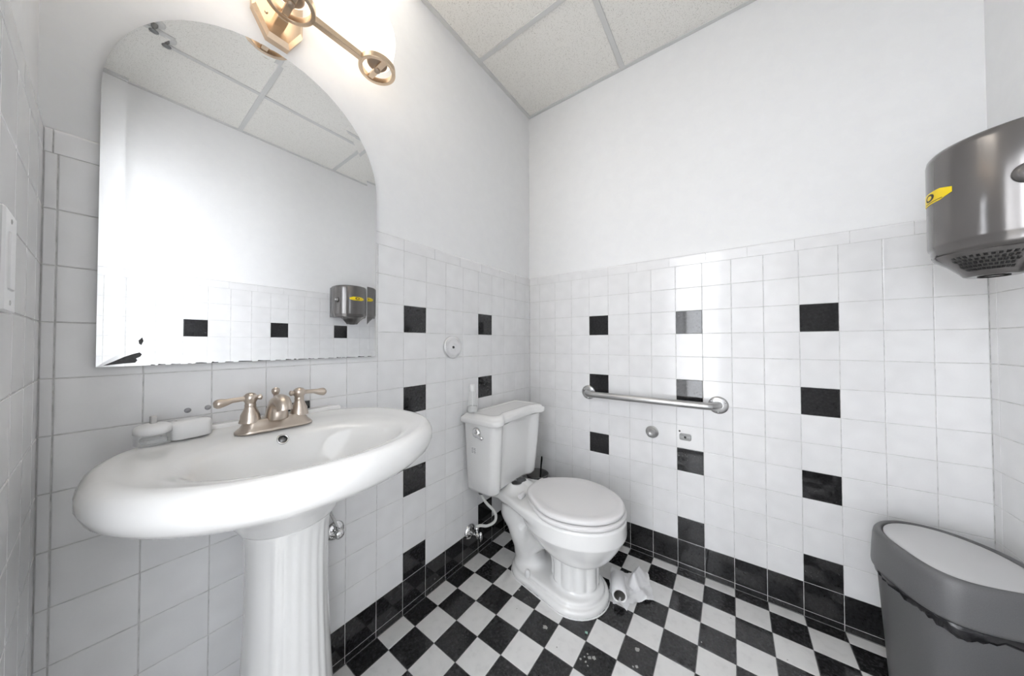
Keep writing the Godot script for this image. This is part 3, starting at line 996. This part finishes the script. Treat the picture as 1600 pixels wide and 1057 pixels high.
func toilet() -> void:
	var o := thing("toilet", "white two-piece porcelain toilet with closed lid against the sink wall", "toilet", Vector3(0, 0, 0.415))
	obj("bowl", nets(toilet_field, Vector3(0.02, -0.012, -0.21), Vector3(0.74, 0.385, 0.21), 0.0065), M.porcelain, o)
	# caulk bead round the foot
	var st := begin()
	var foot := []
	for q in [[0.004, 0.0], [0.0035, 0.003], [0.001, 0.004]]:
		var ring := PackedVector3Array()
		for i in 64:
			var t := TAU * i / 64
			var dir := Vector2(cos(t), -sin(t))
			var c := Vector2(0.40, 0)
			var r := 0.05
			for k in 40:
				var p := c + dir * r
				var d := stadium(p.x, absf(p.y), 0.295, 0.112, 0.493, 0.146)
				if absf(d) < 0.0003:
					break
				r -= d * 0.9
			var p2: Vector2 = c + dir * (r + q[0])
			ring.append(Vector3(p2.x, q[1], p2.y))
		foot.append(ring)
	add_loft(st, foot, false, false)
	obj("caulk_bead", done(st), M.plastic, o)
	for s in [-1.0, 1.0]:
		obj("bolt_cap", lathe([[0.0125, 0.040], [0.0125, 0.052], [0.011, 0.060], [0.007, 0.066], [0.0, 0.068]], 18, true, false, Transform3D(Basis.IDENTITY, Vector3(0.315, 0, s * 0.100))), M.plastic, o)
	# seat and lid
	var rings := []
	for q in [[0.006, 0.3655], [0.001, 0.3675], [0.0, 0.371], [0.0, 0.379], [0.003, 0.3825], [0.012, 0.384]]:
		rings.append(seat_ring(0.287, 0.712, 0.190, 0.125, q[0], q[1]))
	obj("seat", loft(rings), M.seat, o)
	rings = []
	for q in [[0.006, 0.3875], [0.001, 0.3895], [0.0, 0.393], [0.0, 0.400], [0.003, 0.4045], [0.010, 0.4075], [0.022, 0.4085], [0.030, 0.408], [0.036, 0.4072], [0.044, 0.4075], [0.08, 0.4085]]:
		rings.append(seat_ring(0.284, 0.706, 0.185, 0.120, q[0], q[1]))
	obj("seat_lid", loft(rings), M.seat, o)
	for s in [-1.0, 1.0]:
		obj("hinge", lathe([[0.011, -0.018], [0.012, -0.014], [0.012, 0.014], [0.011, 0.018]], 16, true, true, along(Vector3(0, 0, 1), Vector3(0.276, 0.378, s * 0.085))), M.seat, o)
	# tank
	rings = []
	for q in [[0.035, 0.160, 0.160, 0.372], [0.028, 0.182, 0.180, 0.376], [0.024, 0.190, 0.186, 0.388], [0.022, 0.196, 0.191, 0.45], [0.020, 0.206, 0.198, 0.58], [0.018, 0.214, 0.203, 0.700], [0.018, 0.214, 0.203, 0.704]]:
		rings.append(tank_ring(q[0], q[1], q[2], 0.020, 0.034, q[3]))
	obj("tank", loft(rings), M.porcelain, o)
	rings = []
	for q in [[0.010, 0.702], [0.002, 0.704], [0.0, 0.709], [0.0, 0.722], [0.001, 0.727], [0.006, 0.731], [0.010, 0.733], [0.012, 0.738], [0.018, 0.7435], [0.030, 0.746], [0.042, 0.7455], [0.048, 0.7435]]:
		rings.append(tank_ring(0.008 + q[0], 0.234 - q[0], 0.222 - q[0], 0.020 if q[0] < 0.02 else 0.016, 0.034, q[1]))
	obj("tank_lid", loft(rings), M.porcelain, o)
	# side lever, sticker
	var lv := obj("flush_lever", lathe([[0.024, 0.0], [0.024, 0.005], [0.022, 0.010], [0.017, 0.015], [0.010, 0.018], [0.0, 0.019]], 22, true, false, along(Vector3(0, 0, 1), Vector3(0.105, 0.663, 0.2005))), M.chrome, o)
	var pts := []
	var rad := []
	for q in [[0.0, 0.0075, 0.0], [0.014, 0.0075, -0.002], [0.028, 0.007, -0.005], [0.040, 0.0085, -0.008], [0.048, 0.0085, -0.010], [0.053, 0.005, -0.011]]:
		pts.append(Vector3(0.103 + q[0], 0.657 + q[2], 0.219))
		rad.append(q[1])
	obj("lever_arm", tube(pts, rad, 12), M.chrome, lv)
	var sk := Basis(Vector3.RIGHT, 0.045)
	var stk := obj("sticker", box(Vector3(-0.016, -0.016, 0), Vector3(0.016, 0.016, 0.0008)), M.plastic, o, Vector3(0.083, 0.575, 0.1985), sk)
	# the sticker's small grey print: four blocks of lines
	for i in 2:
		for k in 2:
			for l in 3:
				var x0 := -0.0135 + i * 0.014
				var y0 := 0.0125 - k * 0.014 - l * 0.0042
				obj("print_line", box(Vector3(x0, y0 - 0.0026, 0.0008), Vector3(x0 + 0.0115 - 0.002 * ((l + k) % 2), y0, 0.001)), M.print, stk)

# ------------------------------------------------------------------ paper towel dispenser

func dispenser() -> void:
	var C := Vector3(1.600, 1.290, 0.392)
	var o := thing("towel_dispenser", "smoky dark centre-pull paper towel dispenser with yellow label", "paper dispenser", C)
	var back := W - C.x - 0.0006
	# cover: round in front, square at the back; the outline at one height
	var outline := func(r: float, y: float, dx: float) -> PackedVector3Array:
		var out := PackedVector3Array()
		var n := 48
		for i in n + 1:
			var t := PI * 0.5 + PI * i / n      # from -z over -x to +z
			out.append(Vector3(r * cos(t) + dx, y, -r * sin(t)))
		out.append(Vector3(back * 0.55, y, r * 0.985))
		out.append(Vector3(back * 0.62, y, r * 0.96))
		out.append(Vector3(back * 0.62, y, -r * 0.96))
		out.append(Vector3(back * 0.55, y, -r * 0.985))
		return out
	var rings := []
	for q in [[0.112, 0.0], [0.118, 0.004], [0.121, 0.010], [0.1215, 0.020], [0.1255, 0.026], [0.1265, 0.032], [0.1265, 0.245], [0.1245, 0.256], [0.119, 0.263], [0.108, 0.266]]:
		rings.append(outline.call(q[0], q[1], 0.0))
	obj("cover", loft(rings), M.smoke, o)
	var st := begin()
	rings = []
	for q in [[0.002, 0.006], [0.0, 0.010], [0.0, 0.252], [0.002, 0.256]]:
		rings.append(rrect(back * 0.60, back, -0.116 + q[0], 0.116 - q[0], 0.006, q[1], 3))
	add_loft(st, rings)
	obj("back_housing", done(st), M.bin, o)
	# underside: raised rim, round grille and funnel
	rings = []
	for q in [[0.086, 0.002], [0.082, -0.006], [0.064, -0.022], [0.046, -0.044], [0.041, -0.052], [0.036, -0.054]]:
		rings.append(circle(q[0], q[1], 40, Vector2(-0.036, 0.0)))
	rings.reverse()
	var fn := obj("funnel", loft(rings, true, false), M.smoke, o)
	obj("outlet", lathe([[0.018, -0.0555], [0.018, -0.0535], [0.022, -0.0535], [0.022, -0.0555]], 20, false, false, Transform3D(Basis.IDENTITY, Vector3(-0.036, 0, 0))), M.smoke_dark, fn)
	# drain slots cut as dark rectangles in rows round the funnel
	var slot := box(Vector3(-0.0028, -0.0036, -0.0006), Vector3(0.0028, 0.0036, 0.0006), 0.0004)
	for k in 5:
		var f := float(k) / 4.0
		var r := lerpf(0.0765, 0.0495, f)
		var y := lerpf(-0.0108, -0.0392, f)
		var slope := Vector2(0.018, 0.022) if k > 1 else Vector2(0.018, 0.016)
		for i in 11:
			var a := deg_to_rad(84.0 + i * 7.0 + (3.5 if k % 2 else 0.0))
			var outd := Vector3(cos(a), 0, -sin(a) * -1.0)
			var nrm := (outd * slope.y - Vector3.UP * slope.x).normalized()
			var up := (outd * slope.x + Vector3.UP * slope.y).normalized()
			obj("slot", slot, M.dark, fn, outd * r + Vector3(-0.036, y, 0) + nrm * 0.0003, Basis(up.cross(nrm), up, nrm) * 1.0)
	# foot hole
	obj("screw_hole", lathe([[0.0038, 0.0], [0.0038, 0.001], [0.0, 0.001]], 12, true, false, along(Vector3(-0.8, -0.3, -0.5), Vector3(cos(PI * 1.16) * 0.1203, 0.0085, sin(PI * 1.16) * 0.1203))), M.dark, o)
	# yellow label, wrapped round the front, with a dark oval emblem
	var patch := func(a0: float, a1: float, yc: float, hgt: Callable, lift: float) -> ArrayMesh:
		var s := begin()
		var n := 24
		var r := 0.1265 + lift
		for i in n:
			var u0 := float(i) / n
			var u1 := float(i + 1) / n
			var t0 := lerpf(a0, a1, u0)
			var t1 := lerpf(a0, a1, u1)
			var h0: float = hgt.call(u0)
			var h1: float = hgt.call(u1)
			var p0 := Vector3(cos(t0) * r, yc, sin(t0) * r)
			var p1 := Vector3(cos(t1) * r, yc, sin(t1) * r)
			quad(s, p0 - Vector3.UP * h0, p1 - Vector3.UP * h1, p1 + Vector3.UP * h1, p0 + Vector3.UP * h0)
		return done(s)
	var hex := func(u: float) -> float: return 0.015 * minf(1.0, 0.42 + 2.6 * minf(u, 1.0 - u))
	var ell := func(u: float) -> float: return 0.0095 * sqrt(maxf(0.0, 1.0 - pow(2.0 * u - 1.0, 2.0)))
	var ell2 := func(u: float) -> float: return 0.0055 * sqrt(maxf(0.0, 1.0 - pow(2.0 * u - 1.0, 2.0)))
	var lb := obj("label_plate", patch.call(PI * 1.15, PI * 0.85, 0.155, hex, 0.0006), M.yellow, o)
	lb.set_meta("label", "yellow label with dark oval emblem")
	obj("emblem", patch.call(PI * 1.045, PI * 0.955, 0.157, ell, 0.0010), M.ink, lb)
	obj("emblem_centre", patch.call(PI * 1.025, PI * 0.975, 0.157, ell2, 0.0013), M.yellow, lb)
	obj("print_line", patch.call(PI * 1.05, PI * 0.90, 0.1445, func(_u): return 0.0008, 0.0010), M.ink, lb)
	# push latch on the side
	var a := PI * 0.60
	var dir := Vector3(cos(a), 0, sin(a))
	var lt := obj("latch", lathe([[0.021, 0.0], [0.021, 0.010], [0.019, 0.016], [0.013, 0.020], [0.0, 0.021]], 24, true, false, along(dir, Vector3(dir.x * 0.120, 0.142, dir.z * 0.120))), M.smoke, o)
	obj("latch_button", lathe([[0.008, 0.019], [0.008, 0.024], [0.006, 0.026], [0.0, 0.0265]], 16, true, false, along(dir, Vector3(dir.x * 0.120, 0.142, dir.z * 0.120))), M.chrome, lt)

# ------------------------------------------------------------------ bin

func d_ring(hu: float, hv: float, y: float, n := 96) -> PackedVector3Array:
	# plan of the bin: squarish in front, half round behind
	var out := PackedVector3Array()
	for i in n:
		var t := TAU * i / n
		var c := cos(t)
		var s := -sin(t)
		var e := 3.6 if s > 0 else 2.05
		out.append(Vector3(hu * signf(c) * pow(absf(c), 2.0 / e), y, hv * signf(s) * pow(absf(s), 2.0 / e)))
	return out

func bin() -> void:
	var o := thing("trash_bin", "dark grey plastic swing-top trash bin with light grey flap", "trash bin", Vector3(1.550, 0, 0.238), deg_to_rad(17.0))
	var rings := []
	for q in [[0.104, 0.118, 0.0], [0.108, 0.122, 0.004], [0.110, 0.124, 0.012], [0.130, 0.149, 0.375], [0.132, 0.151, 0.382]]:
		rings.append(d_ring(q[0], q[1], q[2]))
	obj("body", loft(rings), M.bin, o)
	# liner folded over the rim, with creases
	rings = []
	var r2 := RandomNumberGenerator.new()
	r2.seed = 4
	var fold := []
	for i in 96:
		fold.append(r2.randf_range(-1.0, 1.0))
	for q in [[0.1305, 0.1495, 0.366, 1.0], [0.134, 0.153, 0.368, 1.0], [0.135, 0.154, 0.374, 0.8], [0.1365, 0.1555, 0.381, 0.5], [0.1355, 0.1545, 0.387, 0.2], [0.129, 0.148, 0.388, 0.0]]:
		var ring := d_ring(q[0], q[1], q[2])
		for i in 96:
			var n := Vector3(ring[i].x, 0, ring[i].z).normalized()
			var drop: float = 0.014 * maxf(0.0, sin(i * 0.21 + 0.9)) + 0.004 * fold[(i * 5) % 96]
			ring[i] += n * 0.0018 * q[3] * fold[i] - Vector3.UP * (drop * q[3])
		rings.append(ring)
	obj("liner", loft(rings, false, false), M.bag, o)
	# lid frame: skirt, rounded shoulder, opening
	rings = []
	for q in [[0.137, 0.157, 0.388], [0.1415, 0.1615, 0.390], [0.142, 0.162, 0.396], [0.140, 0.160, 0.440], [0.138, 0.158, 0.472], [0.1355, 0.1555, 0.485], [0.131, 0.151, 0.492], [0.124, 0.147, 0.4945], [0.119, 0.144, 0.493], [0.1165, 0.142, 0.489], [0.116, 0.1415, 0.470]]:
		rings.append(d_ring(q[0], q[1], q[2]))
	obj("lid_frame", loft(rings, true, true), M.bin, o)
	# swing flap, a little domed
	rings = []
	for q in [[0.114, 0.1395, 0.471], [0.114, 0.1395, 0.4885], [0.1125, 0.138, 0.4905], [0.108, 0.1335, 0.492], [0.085, 0.11, 0.4945], [0.05, 0.07, 0.4965], [0.012, 0.02, 0.497]]:
		rings.append(d_ring(q[0], q[1], q[2]))
	var fp := obj("flap", loft(rings), M.flap, o)
	fp.set_meta("label", "light grey swing flap")

# ------------------------------------------------------------------ grab bar

func grab_bar() -> void:
	var o := thing("grab_bar", "brushed stainless steel grab bar on the white back wall", "grab bar", Vector3(0.703, 0.795, 0))
	var L := 0.3045
	var pts := []
	for s in [-1.0, 1.0]:
		var arc := [Vector3(s * L, 0, 0.0), Vector3(s * L, 0, 0.018)]
		for k in 9:
			var a := PI / 2 * k / 8.0
			arc.append(Vector3(s * (L - 0.045 + 0.045 * cos(a)), 0, 0.018 + 0.045 * sin(a)))
		if s > 0:
			arc.reverse()
		pts.append_array(arc)
	obj("bar", tube(pts, 0.0165, 20), M.steel, o)
	for s in [-1.0, 1.0]:
		var f := obj("flange", lathe([[0.039, 0.0004], [0.039, 0.003], [0.037, 0.006], [0.030, 0.0085], [0.019, 0.010]], 32, true, true, along(Vector3(0, 0, 1), Vector3(s * L, 0, 0))), M.steel, o)
		for k in 3:
			var a := TAU * k / 3.0 + 0.5
			obj("screw", lathe([[0.0042, 0.0], [0.0042, 0.002], [0.002, 0.0034], [0.0, 0.0036]], 12, true, false, along(Vector3(0, 0, 1), Vector3(s * L + cos(a) * 0.030, sin(a) * 0.030, 0.0078))), M.chrome, f)

# ------------------------------------------------------------------ small things

func small_things() -> void:
	# what is left of the toilet paper holder: one post and the bracket of the other
	var o := thing("paper_holder_post", "round chrome toilet paper holder post below the grab bar", "wall post", Vector3(0.731, 0.627, 0))
	var f := along(Vector3(0, 0, 1))
	obj("escutcheon", lathe([[0.030, 0.0004], [0.030, 0.003], [0.027, 0.006], [0.0255, 0.006], [0.0245, 0.009], [0.019, 0.012], [0.017, 0.014]], 28, true, true, f), M.steel, o)
	obj("post", lathe([[0.0165, 0.012], [0.014, 0.018], [0.0115, 0.026], [0.0105, 0.036], [0.0115, 0.040], [0.0135, 0.045], [0.0135, 0.052], [0.011, 0.056], [0.004, 0.058]], 24, true, true, f), M.steel, o)
	o = thing("mounting_bracket", "small bare metal mounting bracket screwed to white tile under the grab bar", "bracket", Vector3(0.877, 0.627, 0))
	var st := begin()
	var rings := []
	for q in [[0.0, 0.0004], [0.0, 0.0045], [0.001, 0.0055]]:
		var ring := PackedVector3Array()
		for v in rrect(-0.0245 + q[0], 0.0245 - q[0], -0.0135 + q[0], 0.0135 - q[0], 0.006, 0.0, 4):
			ring.append(Vector3(v.x, -v.z + 0.004 * (1.0 - pow(v.x / 0.0245, 2.0)) * signf(-v.z), q[1]))
		rings.append(ring)
	add_loft(st, rings)
	obj("plate", done(st), M.pewter, o)
	obj("ridge", box(Vector3(-0.019, -0.0085, 0.005), Vector3(0.019, -0.0065, 0.009), 0.0006), M.pewter, o)
	obj("ridge", box(Vector3(-0.019, 0.0065, 0.005), Vector3(0.019, 0.0085, 0.009), 0.0006), M.pewter, o)
	obj("screw", lathe([[0.005, 0.0], [0.005, 0.003], [0.0, 0.0045]], 14, true, false, along(Vector3(0, 0, 1), Vector3(0, 0, 0.005))), M.dark, o)
	var wb := get_node("wall_back")
	var h := obj("screw_hole", lathe([[0.0042, -0.0008], [0.0042, 0.0004], [0.0, 0.0004]], 12, true, false, along(Vector3(0, 0, 1), Vector3(0.853, 0.652, 0))), M.dark, wb)
	h.set_meta("label", "small dark screw hole in tile")
	var wl := get_node("wall_left")
	for q in [Vector3(0, 0.9165, 1.520), Vector3(0, 0.9175, 1.4855)]:
		var k := obj("filled_hole", lathe([[0.0062, -0.0008], [0.0060, 0.0004], [0.0, 0.0005]], 14, true, false, along(Vector3(1, 0, 0), q)), M.print, wl)
		k.set_meta("label", "grey filled screw hole")

	# round cover plate on the sink wall
	o = thing("cover_plate", "round polished cover plate with centre screw above the toilet tank", "cover plate", Vector3(0, 1.057, 0.678))
	obj("plate", lathe([[0.053, 0.0004], [0.053, 0.010], [0.0515, 0.0125], [0.049, 0.0135], [0.020, 0.0145], [0.018, 0.0140], [0.0, 0.0140]], 40, true, false, along(Vector3(1, 0, 0))), M.satin, o)
	obj("screw", lathe([[0.006, 0.013], [0.006, 0.0155], [0.003, 0.017], [0.0, 0.017]], 14, true, false, along(Vector3(1, 0, 0))), M.smoke_dark, o)

	# stop valve beside the sink pedestal
	o = thing("sink_stop_valve", "chrome stop valve on the wall beside the sink pedestal", "valve", Vector3(0, 0.463, 1.186))
	obj("escutcheon", lathe([[0.030, 0.0004], [0.029, 0.004], [0.022, 0.009], [0.010, 0.012]], 24, true, true, along(Vector3(1, 0, 0))), M.chrome, o)
	obj("stub", lathe([[0.008, 0.010], [0.008, 0.030]], 14, true, true, along(Vector3(1, 0, 0))), M.chrome, o)
	obj("handle", lathe([[0.004, 0.028], [0.014, 0.031], [0.015, 0.036], [0.012, 0.040], [0.004, 0.042]], 18, true, true, along(Vector3(1, 0, 0))), M.chrome, o)
	obj("supply_line", tube(spline([Vector3(0.020, 0.006, 0.0), Vector3(0.022, 0.03, 0.006), Vector3(0.03, 0.09, 0.03), Vector3(0.045, 0.16, 0.06), Vector3(0.06, 0.225, 0.085)]), 0.0045, 10), M.chrome, o)

	# toilet stop valve and its hose
	o = thing("toilet_stop_valve", "chrome stop valve with white supply hose under the toilet tank", "valve", Vector3(0, 0.140, 0.555))
	obj("escutcheon", lathe([[0.036, 0.0004], [0.035, 0.004], [0.027, 0.011], [0.013, 0.016]], 28, true, true, along(Vector3(1, 0, 0))), M.chrome, o)
	obj("stub", lathe([[0.0085, 0.012], [0.0085, 0.034], [0.0125, 0.035], [0.0125, 0.058], [0.0105, 0.060], [0.0105, 0.066]], 18, true, true, along(Vector3(1, 0, 0))), M.chrome, o)
	obj("valve_body", lathe([[0.0105, 0.0], [0.0105, 0.020], [0.0125, 0.021], [0.0125, 0.033], [0.0085, 0.035]], 14, true, true, Transform3D(Basis.IDENTITY, Vector3(0.046, 0.006, 0))), M.chrome, o)
	var hd := Basis(Vector3(0, 0, 1), 0.0)
	rings = []
	for q in [[0.004, 0.010, 0.064], [0.0085, 0.021, 0.068], [0.0095, 0.024, 0.073], [0.0085, 0.021, 0.078], [0.004, 0.010, 0.081]]:
		var ring := PackedVector3Array()
		for i in 24:
			var t := TAU * i / 24
			ring.append(Vector3(q[2], q[1] * sin(t), q[0] * cos(t)))
		rings.append(ring)
	obj("handle", loft(rings), M.chrome, o, Vector3.ZERO, hd)
	obj("supply_hose", tube(spline([Vector3(0.046, 0.038, 0.0), Vector3(0.058, 0.044, -0.012), Vector3(0.090, 0.046, -0.030), Vector3(0.125, 0.075, -0.045), Vector3(0.128, 0.120, -0.040), Vector3(0.100, 0.165, -0.012), Vector3(0.082, 0.205, 0.004), Vector3(0.08, 0.226, 0.005)]), 0.0068, 12), M.hose, o)
	obj("hose_nut", lathe([[0.012, 0.0], [0.013, 0.003], [0.013, 0.018], [0.011, 0.020]], 8, true, true, Transform3D(Basis.IDENTITY, Vector3(0.08, 0.212, 0.005))), M.rubber, o)

	# spray bottle of clear plastic on the tank
	o = thing("clear_bottle", "small clear tapered bottle with liquid standing on the toilet tank lid", "bottle", Vector3(0.058, 0.7465, 0.598))
	obj("body", lathe([[0.0, 0.001], [0.026, 0.001], [0.029, 0.004], [0.0285, 0.012], [0.024, 0.05], [0.018, 0.088], [0.0165, 0.094], [0.0165, 0.099], [0.0125, 0.103]], 28, false, true), M.clear, o)
	obj("liquid", lathe([[0.0, 0.003], [0.0245, 0.003], [0.0265, 0.006], [0.026, 0.012], [0.0235, 0.03], [0.0, 0.031]], 24, false, false), M.liquid, o)
	obj("cap", lathe([[0.0135, 0.100], [0.0145, 0.102], [0.0145, 0.126], [0.0125, 0.131], [0.004, 0.132]], 24, true, true), M.plastic, o)
	obj("dip_tube", tube([Vector3(0, 0.006, 0), Vector3(0, 0.05, 0), Vector3(0, 0.1, 0)], 0.0018, 8), M.plastic, o)

	# white soap case on the sink deck
	o = thing("soap_case", "white plastic soap case with clear window and metal stub on sink edge", "soap case", Vector3(0.070, 0.8678, 1.545), 0.22)
	rings = []
	for q in [[0.003, 0.0], [0.0, 0.002], [0.0, 0.030], [0.002, 0.036], [0.007, 0.039], [0.013, 0.0395]]:
		rings.append(rrect(-0.024 + q[0], 0.024 - q[0], -0.055 + q[0], 0.012 - q[0], 0.014, q[1], 5))
	obj("case", loft(rings), M.plastic, o)
	rings = []
	for q in [[0.025, 0.022], [0.0275, 0.024], [0.0275, 0.032], [0.026, 0.037], [0.020, 0.041], [0.008, 0.043]]:
		rings.append(moved(circle(q[0], q[1], 32), Basis.IDENTITY, Vector3(0, 0, 0.034)))
	obj("cap", loft(rings), M.plastic, o)
	rings = []
	for q in [[0.0, 0.0005], [0.0, 0.0225]]:
		rings.append(rrect(-0.022, 0.022, 0.011, 0.058, 0.010, q[1], 5))
	obj("clear_window", loft(rings), M.clear, o)
	obj("soap_refill", box(Vector3(-0.016, 0.001, 0.016), Vector3(0.016, 0.013, 0.050), 0.003), M.liquid, o)
	obj("metal_stub", box(Vector3(-0.0045, 0.041, 0.0295), Vector3(0.0045, 0.058, 0.0385), 0.001), M.steel, o)

	# toilet paper on the floor
	o = thing("toilet_paper_roll", "nearly empty toilet paper roll with loose sheets on checkered floor", "paper roll", Vector3(0.655, 0, 0.32))
	var ax := Vector3(0.36, 0.0, 0.93).normalized()
	var tr := along(ax, Vector3(0, 0.030, 0) - ax * 0.053)
	obj("paper", lathe([[0.0225, 0.0], [0.0285, 0.0], [0.0295, 0.001], [0.0295, 0.105], [0.0285, 0.106], [0.0225, 0.106], [0.0225, 0.0]], 32, false, false, tr), M.paper, o)
	obj("core", lathe([[0.0222, 0.001], [0.0222, 0.105]], 32, false, false, tr), M.card, o)
	# two loose crumpled sheets
	var fn := FastNoiseLite.new()
	fn.seed = 12
	fn.frequency = 9.0
	var sheets := [
		[Vector2(0.000, 0.070), Vector2(0.135, -0.045), Vector2(0.075, -0.195), Vector2(-0.055, -0.085), [[Vector2(0.050, -0.155), Vector2(0.042, -0.085), 0.046, 0.034], [Vector2(0.045, -0.075), Vector2(0.105, -0.035), 0.014, 0.030]], 0.0015],
		[Vector2(-0.035, 0.02), Vector2(0.055, 0.075), Vector2(0.045, -0.13), Vector2(-0.070, -0.125), [[Vector2(-0.05, -0.10), Vector2(0.0, -0.085), 0.018, 0.035]], 0.004]]
	for q in sheets:
		var n := 26
		var sh := begin()
		var grid := []
		for i in n + 1:
			var row := []
			for k in n + 1:
				var u := float(i) / n
				var v := float(k) / n
				var a: Vector2 = q[0]
				var b: Vector2 = q[1]
				var c: Vector2 = q[2]
				var d: Vector2 = q[3]
				var p := a.lerp(b, u).lerp(d.lerp(c, u), v)
				p += Vector2(fn.get_noise_2d(p.x * 2.0 + 5, p.y * 2.0), fn.get_noise_2d(p.x * 2.0, p.y * 2.0 + 9)) * 0.006
				var y: float = q[5] + absf(fn.get_noise_2d(p.x * 1.6 + 40.0, p.y * 1.6)) * 0.010
				for pk in q[4]:
					# a fold: a rounded ridge along a line
					var near := Geometry2D.get_closest_point_to_segment(p, pk[0], pk[1])
					var dd: float = (p - near).length() / pk[3]
					y += pk[2] * pow(maxf(0.0, 1.0 - dd), 1.4)
				row.append(Vector3(p.x, y, p.y))
			grid.append(row)
		for i in n:
			for k in n:
				quad(sh, grid[i][k], grid[i + 1][k], grid[i + 1][k + 1], grid[i][k + 1])
				quad(sh, grid[i][k] - Vector3.UP * 0.0006, grid[i][k + 1] - Vector3.UP * 0.0006, grid[i + 1][k + 1] - Vector3.UP * 0.0006, grid[i + 1][k] - Vector3.UP * 0.0006)
		obj("loose_sheet", done(sh), M.paper, o)

	# light switch on the front wall
	o = thing("light_switch", "white light switch plate on the tiled wall beside the sink corner", "light switch", Vector3(0.385, 1.172, D))
	var b := Basis(Vector3(-1, 0, 0), Vector3.UP, Vector3(0, 0, -1))
	obj("plate", box(Vector3(-0.036, -0.058, 0.0004), Vector3(0.036, 0.058, 0.007), 0.002), M.plastic, o, Vector3.ZERO, b)
	obj("rocker", box(Vector3(-0.016, -0.033, 0.005), Vector3(0.016, 0.033, 0.0085), 0.0015), M.plastic, o, Vector3.ZERO, b)
	for s in [-1.0, 1.0]:
		obj("screw", lathe([[0.003, 0.006], [0.003, 0.0075], [0.0, 0.008]], 10, true, false, Transform3D(b, Vector3(0, s * 0.047, 0)) * along(Vector3(0, 0, 1))), M.steel, o)

	# brush caddy in the corner behind the toilet
	o = thing("brush_caddy", "grey plastic toilet brush caddy in the corner behind the toilet", "brush caddy", Vector3(0.112, 0, 0.098))
	obj("pot", lathe([[0.045, 0.0], [0.048, 0.003], [0.058, 0.27], [0.066, 0.292], [0.068, 0.298], [0.065, 0.300], [0.060, 0.292], [0.053, 0.26], [0.0, 0.25]], 32, true, false), M.rubber, o)
	obj("brush_handle", tube([Vector3(0.02, 0.25, 0.0), Vector3(0.025, 0.34, -0.004), Vector3(0.028, 0.385, -0.007), Vector3(0.028, 0.40, -0.008)], [0.0045, 0.0045, 0.0055, 0.004], 14), M.smoke_dark, o)

	# sprinkler head in the ceiling, seen in the mirror
	o = thing("sprinkler_head", "small metal sprinkler head on the ceiling seen in the mirror", "sprinkler", Vector3(1.165, H, 1.475))
	var dn := Transform3D(Basis(Vector3.RIGHT, PI), Vector3(0, 0.005, 0))
	obj("escutcheon", lathe([[0.034, 0.0], [0.033, 0.004], [0.024, 0.010], [0.014, 0.012]], 28, true, true, dn), M.rail, o)
	obj("head", lathe([[0.010, 0.010], [0.010, 0.022], [0.006, 0.024], [0.006, 0.038], [0.016, 0.040], [0.016, 0.042], [0.004, 0.044]], 20, true, true, dn), M.pewter, o)

	# dried drips and smears on the floor tiles
	var fl := get_node("floor")
	var rs := RandomNumberGenerator.new()
	rs.seed = 21
	for q in [[0.478, 0.642, 0.0075, 1], [0.655, 0.648, 0.006, 1], [0.650, 0.668, 0.004, 1], [0.668, 0.640, 0.007, 1], [0.640, 0.655, 0.003, 1], [0.645, 0.640, 0.003, 1], [0.632, 0.670, 0.004, 1], [0.660, 0.676, 0.0025, 1], [0.780, 0.523, 0.008, 1], [0.792, 0.583, 0.005, 1], [0.783, 0.590, 0.003, 1], [0.548, 0.682, 0.003, 1], [0.300, 0.560, 0.0035, 1], [0.345, 0.640, 0.0025, 1], [1.045, 0.182, 0.0025, 1], [1.20, 0.26, 0.0022, 1], [0.96, 0.36, 0.003, 1]]:
		var sp := begin(false)
		var n := 11
		var ring := []
		var stretch := rs.randf_range(0.7, 1.4)
		for i in n:
			var r: float = q[2] * rs.randf_range(0.65, 1.15)
			ring.append(Vector3(cos(TAU * i / n) * r * stretch, 0.0006, -sin(TAU * i / n) * r))
		for i in n:
			tri(sp, Vector3(0, 0.0006, 0), ring[i], ring[(i + 1) % n])
			quad(sp, ring[i] - Vector3.UP * 0.0007, ring[(i + 1) % n] - Vector3.UP * 0.0007, ring[(i + 1) % n], ring[i])
		obj("dried_drip", done(sp), M.drip, fl, Vector3(q[0], 0, q[1]))
	# litter
	o = thing("green_scrap", "tiny torn green scrap on the floor in front of the toilet", "scrap", Vector3(0.612, 0.0008, 0.572))
	st = begin(false)
	for q in [[Vector3(-0.006, 0, -0.004), Vector3(0.004, 0.002, -0.005), Vector3(0.007, 0.001, 0.003), Vector3(-0.002, 0.003, 0.006)]]:
		quad(st, q[0], q[1], q[2], q[3])
		quad(st, q[0] + Vector3.UP * 0.0006, q[3] + Vector3.UP * 0.0006, q[2] + Vector3.UP * 0.0006, q[1] + Vector3.UP * 0.0006)
	obj("paper", done(st), plain(0.62, 0.78, 0.72, 0.7), o)
